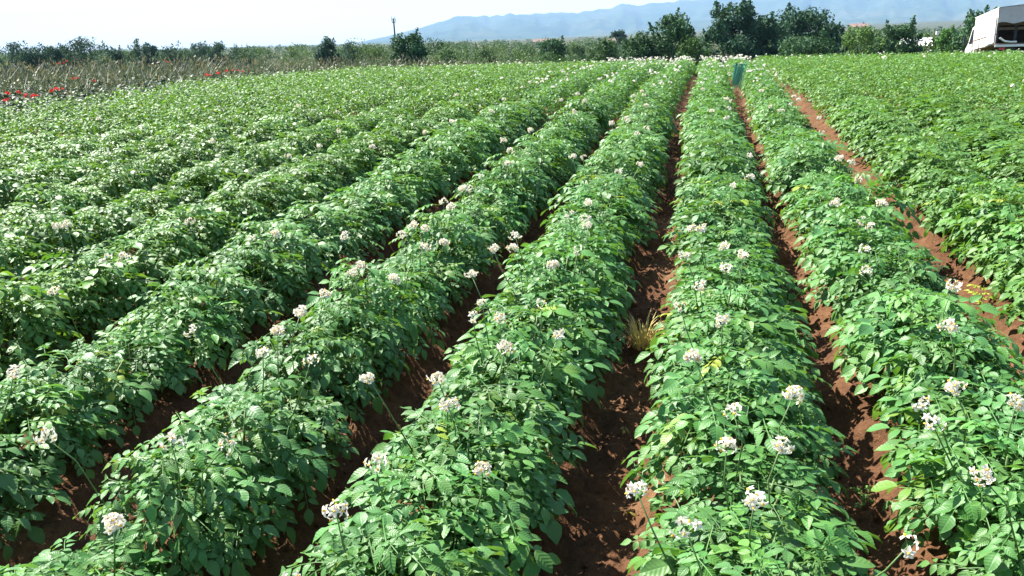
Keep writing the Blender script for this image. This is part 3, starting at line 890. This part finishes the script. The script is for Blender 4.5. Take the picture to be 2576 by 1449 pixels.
# ------------------------------------------------------------------ poppies along the bank
POPPIES = [(-9.9, 10.01, 0.99, 0), (-9.9, 10.02, 0.98, 0), (-9.9, 10.16, 0.98, 0), (-10.1, 10.37, 0.98, 0), (-9.9, 10.33, 0.94, 1), (-9.9, 10.36, 0.93, 1), (-9.9, 10.38, 0.91, 1), (-9.9, 10.42, 0.93, 1), (-9.9, 10.46, 0.92, 1), (-9.9, 10.33, 0.91, 1),
           (-9.9, 10.78, 0.98, 2), (-9.9, 10.79, 0.96, 2), (-9.9, 10.96, 0.99, 2), (-9.9, 10.98, 0.97, 2), (-9.9, 11.01, 0.99, 2), (-11.4, 13.05, 1.06, 3), (-11.4, 13.14, 1.07, 3), (-10.3, 12.25, 1.05, 3),
           (-16.9, 18.96, 1.24, 4), (-16.9, 19.11, 1.25, 4), (-16.9, 19.27, 1.29, 4), (-13.9, 19.3, 1.24, 5), (-13.9, 19.33, 1.2, 5), (-9.9, 14.91, 1.01, 6), (-9.9, 14.96, 1.0, 6), (-9.9, 15.03, 1.0, 6), (-9.9, 14.98, 1.02, 6),
           (-9.9, 15.36, 1.02, 7), (-9.9, 15.42, 1.03, 7), (-9.9, 15.66, 1.06, 7), (-9.9, 15.7, 1.05, 7), (-9.9, 15.95, 1.06, 7), (-9.9, 16.06, 1.05, 7), (-9.9, 16.25, 1.02, 7), (-9.9, 9.91, 0.9, 8), (-9.9, 9.9, 0.89, 8)]
POP_LAB = ['red poppy at the foot of the dark weeds near the left edge', 'red poppy in the thick clump in front of the dark weeds', 'red poppy at the right end of the dark weed patch',
           'red poppy among the weeds a little above the field edge', 'red poppy far back in the dry weeds on the left', 'lone red poppy spot in the middle of the dry weeds',
           'red poppy in the clump at the field edge below the dry weeds', 'red poppy in the loose line along the field edge toward the pole', 'red poppy at the very left edge of the field border']
def poppy_flower():
    m = MB()
    for k in range(4):
        a = k * math.pi / 2; R = 0.027
        def pt(r, da, z): return (r * math.cos(a + da), r * math.sin(a + da), z)
        m.add([(0, 0, 0), pt(R * 0.7, -0.75, 0.014), pt(R * 1.05, -0.35, 0.03), pt(R * 1.1, 0.0, 0.026), pt(R * 1.05, 0.35, 0.031), pt(R * 0.7, 0.75, 0.015)], [(0, 1, 2), (0, 2, 3), (0, 3, 4), (0, 4, 5)], 0)
    m.tube([(0, 0, 0), (0, 0, 0.012)], [0.007, 0.005], 6, 1)
    return m.mesh('poppy_flower', [M_POPPY, M_BARK])
PF = poppy_flower()
POP_N = {}
for i, (x, y, z, g) in enumerate(sorted(POPPIES, key=lambda q: (q[3], q[0] / q[1]))):
    g0 = float(terr(x, y))
    x += random.uniform(0.02, 0.12)
    root = empty('poppy', (x, y, g0), random.uniform(0, 6))
    POP_N[g] = POP_N.get(g, 0) + 1
    tag(root, POP_LAB[g] + f', {ORD[POP_N[g]]} from left', 'poppy', 'red poppies along the weedy bank')
    h = z - g0
    sd = MB().tube([(0.05, 0.02, 0), (0.02, 0, h * 0.5), (0, 0, h)], [0.003, 0.0025, 0.002], 4).build('stem', M_STEM, root)
    obj('flower', PF, root, Matrix.Translation((0, 0, h)) @ Euler((random.uniform(-0.5, 0.5), random.uniform(-0.5, 0.5), random.uniform(0, 6))).to_matrix().to_4x4() @ Matrix.Scale(random.uniform(0.85, 1.2), 4), (1, 1, 1))

# ------------------------------------------------------------------ truck on the far side of the crest
def truck():
    white = simple('white_truck_paint', (0.78, 0.77, 0.72), 0.4, 0.06, 2.0)
    tarp_w = simple('white_tarpaulin', (0.66, 0.64, 0.58), 0.55, 0.08, 1.5, bump=0.15)
    tarp_g = simple('grey_tarpaulin', (0.46, 0.43, 0.42), 0.7, 0.15, 2.5, bump=0.2)
    rust = simple('rusty_steel', (0.16, 0.09, 0.06), 0.8, 0.4, 8)
    dark = simple('dark_steel', (0.04, 0.04, 0.05), 0.6, 0.3)
    glass = simple('cab_glass', (0.03, 0.035, 0.04), 0.08, 0.1, 2, spec=0.6)
    wood = simple('worn_boards', (0.20, 0.13, 0.10), 0.8, 0.35, 4)
    rub = simple('tyre_rubber', (0.02, 0.02, 0.02), 0.85, 0.2)
    pale = simple('pale_panel', (0.66, 0.66, 0.63), 0.6, 0.08)
    x0, y0 = 10.98, 36.2                       # rear left corner
    Lb, Wb, zb, ze, zr = 4.3, 2.08, 1.02, 2.36, 2.47
    gz = 2.185 - ze
    root = empty('truck', (x0 + Wb / 2, y0, gz), math.radians(0.5))
    root.rotation_euler = (math.radians(-4.2), 0, math.radians(-5.5))
    tag(root, 'small white truck with a canvas covered load bed, half hidden behind the crest', 'truck')
    h = Wb / 2
    # side and roof canvas with bow folds
    def canvas(side):
        V, F = [], []
        ny_, nz_ = 26, 8
        for i in range(ny_ + 1):
            for j in range(nz_ + 1):
                yy, q = Lb * i / ny_, j / nz_
                bul = 0.018 * math.sin(i / ny_ * math.pi * 5) ** 2 * math.sin(q * math.pi) + 0.006 * math.sin(i * 2.1 + j)
                V.append((side * (h + 0.012 + bul), yy, zb + 0.34 + (ze - zb - 0.34) * q if side > 0 or yy > 1.35 else zb + 0.34 + (ze - zb - 0.34) * q))
        for i in range(ny_):
            for j in range(nz_):
                a = i * (nz_ + 1) + j; F.append((a, a + nz_ + 1, a + nz_ + 2, a + 1))
        return MB().add(V, F)
    for sd, nm in ((-1, 'side_canvas'), (1, 'side_canvas')):
        canvas(sd).build(nm, tarp_w, root, True)
    r = MB()
    V, F = [], []
    for i in range(21):
        yy = -0.04 + (Lb + 0.08) * i / 20
        sag = 0.02 * math.sin(i / 20 * math.pi * 5) ** 2
        V += [(-h - 0.03, yy, ze - 0.03), (-h - 0.02, yy, ze), (-h * 0.5, yy, (ze + zr) / 2 - sag), (0, yy, zr - sag * 0.5), (h * 0.5, yy, (ze + zr) / 2 - sag), (h + 0.02, yy, ze), (h + 0.03, yy, ze - 0.03)]
        if i: F += [((i - 1) * 7 + k, (i - 1) * 7 + k + 1, i * 7 + k + 1, i * 7 + k) for k in range(6)]
    r.add(V, F).build('roof_canvas', tarp_w, root, True)
    # rear canvas hanging half way down, wavy
    V, F = [], []
    nxr, nzr = 30, 8
    for i in range(nxr + 1):
        xx = -h + Wb * i / nxr
        top = ze + (zr - ze) * (1 - abs(xx) / h) - 0.02
        for j in range(nzr + 1):
            q = j / nzr
            V.append((xx, -0.02 - 0.03 * q * math.sin(i * 0.9) ** 2 - 0.02 * math.sin(i * 0.37 + 1), top - (top - 1.78 - 0.03 * math.sin(i * 0.6)) * q))
    for i in range(nxr):
        for j in range(nzr):
            a = i * (nzr + 1) + j; F.append((a, a + 1, a + nzr + 2, a + nzr + 1))
    MB().add(V, F).build('rear_canvas', tarp_g, root, True)
    for sx in (-1, 1):
        for yy in (0.03, Lb - 0.05):
            MB().box((sx * h - 0.03 * (sx + 1), yy - 0.03, zb), (sx * h + 0.03 * (1 - sx), yy + 0.03, ze - 0.03)).build('corner_post', dark, root)
    for yy in (1.4, 2.8):
        MB().tube([(-h + 0.03, yy, zb), (-h + 0.03, yy, ze - 0.03), (0, yy, zr - 0.04), (h - 0.03, yy, ze - 0.03), (h - 0.03, yy, zb)], 0.02, 6).build('canvas_bow', dark, root)
    for yy, zz in ((0.4, 1.72), (0.5, 1.55), (1.4, 1.60), (2.8, 1.62), (2.7, 1.38)):
        MB().box((-h + 0.06, yy, zz), (h - 0.06, yy + 0.03, zz + 0.10)).build('inner_board', wood, root)
    MB().box((-0.32, 0.5, zb), (-0.22, 0.6, 1.8)).build('inner_post', dark, root)
    MB().box((-h, 0, zb - 0.05), (h, Lb, zb)).build('load_floor', wood, root)
    MB().box((-h + 0.03, Lb - 0.02, zb + 0.002), (h - 0.03, Lb + 0.03, ze - 0.05)).build('front_board', wood, root)
    MB().tube([(-h + 0.12, -0.06, zb + 0.20), (-h + 0.3, -0.06, zb + 0.07), (-h + 0.5, -0.06, zb + 0.04), (-h + 0.72, -0.06, zb + 0.04)], 0.035, 8).build('folded_bar', pale, root)
    MB().box((-h - 0.01, -0.06, zb - 0.14), (h + 0.01, -0.005, zb - 0.055)).build('rear_sill', pale, root)
    MB().box((-h * 0.3, -0.075, zb - 0.11), (-h * 0.1, -0.063, zb - 0.08)).build('number_plate', white, root)
    for sx in (-1, 1):
        MB().box((sx * 0.8 - 0.1, -0.08, zb - 0.26), (sx * 0.8 + 0.1, -0.03, zb - 0.17)).build('tail_light', simple('red_lens', (0.5, 0.02, 0.02), 0.3), root)
    for sx in (-1, 1):
        sb = MB().box((sx * h - 0.015, 0.02, zb - 0.02), (sx * h + 0.015, Lb - 0.02, zb + 0.345)).build('side_board', white, root)
        for yy in (0.05, 1.45, 2.9, Lb - 0.08):
            MB().box((sx * (h + 0.02) - 0.02, yy, zb - 0.08), (sx * (h + 0.02) + 0.02, yy + 0.05, zb + 0.37)).build('stake', rust, sb)
        MB().box((sx * (h + 0.018) - 0.014, 0.02, zb + 0.335), (sx * (h + 0.018) + 0.014, Lb, zb + 0.365)).build('edge_rail', rust, sb)
    MB().box((-h - 0.06, 0.06, zb + 0.02), (-h - 0.04, 1.35, zb + 1.0)).build('side_flap', pale, root)
    MB().box((-0.42, 0.1, zb - 0.3), (-0.3, 6.0, zb - 0.052)).build('chassis_beam', dark, root)
    MB().box((0.3, 0.1, zb - 0.3), (0.42, 6.0, zb - 0.052)).build('chassis_beam', dark, root)
    # cab, a little lower than the canvas, with a sloping nose
    prof = [(4.45, 0.45), (4.45, 1.95), (4.62, 2.03), (5.25, 2.0), (5.95, 1.32), (6.45, 1.12), (6.55, 0.5)]
    cab = MB().prism(prof, -0.95, 0.95).build('cab', white, root)
    for sx in (-1, 1):
        dr = MB()
        xx = sx * 0.956
        dr.add([(xx, 4.75, 1.30), (xx, 5.78, 1.30), (xx, 5.22, 1.90), (xx, 4.75, 1.92)], [(0, 1, 2, 3)]).build('side_window', glass, cab)
        MB().box((sx * 0.96 - 0.008, 4.70, 0.62), (sx * 0.96 + 0.008, 4.725, 1.9)).build('door_seam', dark, cab)
        MB().box((sx * 0.97 - 0.02, 4.85, 1.14), (sx * 0.97 + 0.02, 5.0, 1.18)).build('handle', dark, cab)
        mr = MB().box((sx * 1.15 - 0.05, 5.62, 1.30), (sx * 1.15 + 0.05, 5.72, 1.62)).build('mirror', dark, cab)
        MB().tube([(sx * 0.95, 5.66, 1.38), (sx * 1.12, 5.67, 1.42)], 0.014, 5).build('mirror_arm', dark, mr)
        MB().box((sx * 0.7 - 0.16, 6.50, 0.72), (sx * 0.7 + 0.16, 6.56, 0.9)).build('headlight', glass, cab)
    MB().add([(-0.86, 5.302, 1.955), (0.86, 5.302, 1.955), (0.86, 5.902, 1.372), (-0.86, 5.902, 1.372)], [(0, 1, 2, 3)]).build('windscreen', glass, cab, matrix=Matrix.Translation((0, 0.006, 0.006)))
    for sx in (-1, 1):
        for yy in (1.0, 5.5):
            w = MB().tube([(sx * 0.72, yy, 0.34), (sx * 0.95, yy, 0.34)], 0.34, 20).build('wheel', rub, root)
            MB().tube([(sx * 0.94, yy, 0.34), (sx * 0.965, yy, 0.34)], 0.19, 14).build('rim', pale, w)
truck()

# ------------------------------------------------------------------ pole
pole = empty('utility_pole', (-49.99, 130.77, -4.5))
pole.rotation_euler = (0.0, math.radians(-1.2), 0)
tag(pole, 'thin dark pole with short prongs on top standing behind a dark bush', 'pole')
M_POLE = simple('tarred_wood', (0.07, 0.06, 0.055), 0.8, 0.3)
MB().tube([(0, 0, 0), (0, 0, 5), (0, 0, 9.75)], [0.17, 0.15, 0.12], 8).build('shaft', M_POLE, pole)
MB().box((-0.32, -0.05, 9.05), (0.32, 0.05, 9.15)).build('crossarm', M_POLE, pole)
for xx in (-0.28, 0.28):
    MB().tube([(xx, 0, 9.15), (xx, 0, 9.45), (xx, 0, 10.05)], [0.03, 0.075, 0.04], 6).build('insulator', M_POLE, pole)

# ------------------------------------------------------------------ far houses
def house(label, x, y, L, D, Hh, roofc, wallc, rz=0.2, base=None):
    z = float(terr(x, y)) if base is None else base
    root = empty('house', (x, y, z), rz)
    tag(root, label, 'house', 'far houses on the plain')
    MB().box((-L / 2, -D / 2, -0.5), (L / 2, D / 2, Hh)).build('wall', simple('house_wall', wallc, 0.85), root)
    rf_ = MB().add([(-L / 2 - 0.4, -D / 2 - 0.4, Hh + 0.02), (L / 2 + 0.4, -D / 2 - 0.4, Hh + 0.02), (L / 2 + 0.4, D / 2 + 0.4, Hh + 0.02), (-L / 2 - 0.4, D / 2 + 0.4, Hh + 0.02), (-L / 2 - 0.4, 0, Hh + D * 0.22), (L / 2 + 0.4, 0, Hh + D * 0.22)],
                   [(0, 1, 5, 4), (2, 3, 4, 5), (1, 2, 5), (3, 0, 4), (3, 2, 1, 0)]).build('roof', simple('roof_tiles', roofc, 0.85, 0.3, 1.0), root)
    MB().box((L * 0.2, -0.3, Hh + D * 0.1), (L * 0.2 + 0.7, 0.4, Hh + D * 0.22 + 0.7)).build('chimney', simple('chimney', wallc, 0.9), rf_)
    for k in range(3):
        xx = -L / 2 + L * (k + 0.5) / 3
        MB().box((xx - 0.45, -D / 2 - 0.03, Hh * 0.45), (xx + 0.45, -D / 2 + 0.02, Hh * 0.45 + 1.2)).build('window', simple('dark_window', (0.03, 0.03, 0.035), 0.2), root)
house('pale house with a pinkish roof left of the oaks under the umbrella pine', -32.0, 300, 6, 6, 3.7, (0.17, 0.11, 0.095), (0.5, 0.44, 0.38))
house('far pale house with a pink roof in the scrub below the mountain foot', -99.6, 510, 10, 8, 3.6, (0.18, 0.12, 0.10), (0.5, 0.45, 0.4), base=-4.5)
house('far reddish house on the plain right of the oaks', 80.3, 493, 9, 8, 6.8, (0.18, 0.11, 0.10), (0.4, 0.28, 0.24), -0.2, base=-4.5)
house('low grey hut with a whitish roof half hidden in bushes near the truck', 25.0, 107, 4.6, 4.0, 3.9, (0.72, 0.72, 0.72), (0.42, 0.40, 0.42), -0.1)

# ------------------------------------------------------------------ small things in the furrows
def tuft():
    x, y = -0.225, 3.36
    root = empty('grass_tuft', (x, y, float(terr(x, y)) + 0.06))
    tag(root, 'dry yellow straw tuft lying in the bare furrow between flowering rows', 'grass tuft')
    rng = random.Random(2)
    for i in range(130):
        a = rng.uniform(0, 6.28); L = rng.uniform(0.07, 0.18); r0 = rng.uniform(0, 0.045); e = rng.uniform(0.5, 1.35)
        p0 = Vector((r0 * math.cos(a), r0 * math.sin(a) * 1.6, 0.0)); p2 = p0 + Vector((math.cos(a) * math.cos(e), math.sin(a) * math.cos(e), math.sin(e))) * L
        p1 = p0.lerp(p2, 0.55) + Vector((0, 0, 0.02)); p2.z = max(0.02, p2.z - 0.02)
        w = Vector((-math.sin(a), math.cos(a), 0)) * 0.0022
        me = MB().add([p0 - w, p0 + w, p1 + w, p1 - w, p2], [(0, 1, 2, 3), (3, 2, 4)])
        me.build('blade', M_STRAW, root)
tuft()

def weedling(x, y, label, s, n, col):
    root = empty('weed_plant', (x, y, float(ground_z(x, y)) + 0.01))
    tag(root, label, 'weed plant')
    rng = random.Random(int(abs(x) * 100))
    MB().tube([(0, 0, -0.02), (0.01, 0, 0.06 * s), (0.015, 0.01, 0.14 * s)], [0.003, 0.0025, 0.0015], 5).build('stem', M_STEM, root)
    for i in range(n):
        a = i * 2.4; h = (0.02 + 0.12 * i / n) * s
        M = Matrix.Translation((0.01, 0, h)) @ Matrix.Rotation(a, 4, 'Z') @ Matrix.Rotation(rng.uniform(0.0, 0.6), 4, 'X') @ Matrix.Scale(s * rng.uniform(0.5, 0.75), 4)
        obj('leaf', LEAF_ME[rng.randrange(len(LEAF_ME))], root, M, col)
weedling(-1.70, 2.0, 'small pale green weed growing in the dark furrow at lower left', 0.9, 8, (1.5, 1.3, 1.0))
weedling(0.30 + 0.22, 2.35, 'small weed with tiny leaves in the furrow right of the central row', 0.5, 6, (1.6, 1.35, 1.0))
weedling(1.33, 4.1, 'yellowing small weed at the edge of the widest bare furrow', 0.8, 7, (4.2, 2.3, 1.0))

def sack():
    x, y = 0.53, 14.0
    z = float(terr(x, y))
    M_NET = simple('green_netting', (0.012, 0.13, 0.07), 0.6, 0.35, 20)
    M_NET2 = simple('pale_green_string', (0.16, 0.42, 0.27), 0.5, 0.2, 20)
    root = empty('net_sack', (x, y, z + 0.02))
    tag(root, 'crumpled green net sack hanging between the far ends of two flowering rows', 'net sack')
    V, F = [], []
    nu, nv = 40, 10
    for j in range(nv + 1):
        q = j / nv; w = 0.095 + 0.012 * math.sin(q * 5.0) - 0.05 * (1 - q)
        for i in range(nu):
            a = 2 * math.pi * i / nu
            pl = 1 + 0.22 * math.sin(a * 7 + q * 1.5) + 0.12 * math.sin(a * 13 + 1)
            V.append((w * math.cos(a) * (0.9 + 0.1 * pl) - 0.06 * (1 - q), 0.05 * math.sin(a) * pl, 0.25 + 0.30 * q + (0.05 * math.sin(a * 2 + 0.6) + 0.02 * math.sin(a * 5)) * q))
    for j in range(nv):
        for i in range(nu):
            F.append((j * nu + i, j * nu + (i + 1) % nu, (j + 1) * nu + (i + 1) % nu, (j + 1) * nu + i))
    F.append(tuple(range(nu))[::-1])
    bag = MB().add(V, F)
    bag.m = [1 if i < nu * nv and (i % nu) % 3 == 0 else 0 for i in range(len(F))]
    bag.build('bag', [M_NET, M_NET2], root, True)
    for i in range(13):
        xx = -0.092 + 0.184 * i / 12
        MB().tube([(xx * 0.7 - 0.04, -0.065, 0.17 + 0.02 * (i % 3)), (xx * 0.9 - 0.02, -0.07, 0.36), (xx, -0.066, 0.55)], 0.005, 4).build('string', M_NET2, root)
    MB().tube([(-0.11, -0.02, 0.55), (0, -0.03, 0.57), (0.11, -0.02, 0.56)], 0.012, 6).build('rim_cord', M_NET, root)
sack()

def clods():
    rng = np.random.default_rng(5)
    t = (1 + 5 ** 0.5) / 2
    ico = np.array([(-1, t, 0), (1, t, 0), (-1, -t, 0), (1, -t, 0), (0, -1, t), (0, 1, t), (0, -1, -t), (0, 1, -t), (t, 0, -1), (t, 0, 1), (-t, 0, -1), (-t, 0, 1)], float) / 1.9
    icf = np.array([(0, 11, 5), (0, 5, 1), (0, 1, 7), (0, 7, 10), (0, 10, 11), (1, 5, 9), (5, 11, 4), (11, 10, 2), (10, 7, 6), (7, 1, 8), (3, 9, 4), (3, 4, 2), (3, 2, 6), (3, 6, 8), (3, 8, 9), (4, 9, 5), (2, 4, 11), (6, 2, 10), (8, 6, 7), (9, 8, 1)])
    VV, FF, n0 = [], [], 0
    fur = [(row_x(k) + row_x(k + 1)) / 2 for k in range(-4, 5)]
    for _ in range(5200):
        x = rng.choice(fur) + rng.normal(0, 0.10); y = 1.3 + 11 * rng.random() ** 1.6
        s = rng.uniform(0.004, 0.011) * (2.2 if rng.random() < 0.06 else 1)
        V = ico * rng.uniform(0.7, 1.25, (12, 1)) * s * rng.uniform(0.7, 1.2, 3)
        z = float(ground_z(x, y)) + s * 0.25 + 0.055 * (float(fbm(np.array(x * 9), np.array(y * 9), 4, 3)) - 0.5) + 0.12 * max(0, float(fbm(np.array(x * 22), np.array(y * 22), 3, 9)) - 0.52)
        VV.append(V + [x, y, z]); FF.append(icf + n0); n0 += 12
    return np_mesh('soil_clods', np.concatenate(VV), np.concatenate(FF), [M_SOIL], col=np.ones((n0, 3)))
tag(obj('soil_clods', clods()), 'small crumbly soil clods lying in the furrows', 'soil clods', kind='stuff')

def withered(n=14):
    rng = random.Random(77)
    cnt = {}
    spots = []
    for i in range(n):
        k = rng.choice((-1, -1, 0, 0, 1, 1, -2))
        spots.append((k, (row_x(k) + row_x(k + 1)) / 2 + rng.uniform(-0.05, 0.07), 1.9 + 4.5 * rng.random() ** 1.3))
    FN = {-2: 'the furrow second left of centre row', -1: 'the furrow with the straw tuft', 0: 'the furrow right of centre row', 1: 'the wide bare furrow'}
    for k, x, y in sorted(spots, key=lambda q: q[2]):
        cnt[k] = cnt.get(k, 0) + 1
        M = Matrix.Translation((x, y, float(ground_z(x, y)) + 0.035)) @ Euler((rng.uniform(-0.3, 0.3), rng.uniform(-0.4, 0.4), rng.uniform(0, 6.28))).to_matrix().to_4x4() @ Matrix.Scale(rng.uniform(0.4, 0.7), 4)
        o = obj('withered_leaf', LEAF_ME[rng.randrange(len(LEAF_ME))], None, M, rng.choice(((3.0, 0.95, 0.9), (3.6, 1.2, 1.2), (2.6, 1.3, 0.9))))
        tag(o, f'withered brown leaf in {FN[k]}, {ORD[cnt[k]]} from near end', 'leaf', 'withered leaves in the furrows')
withered()
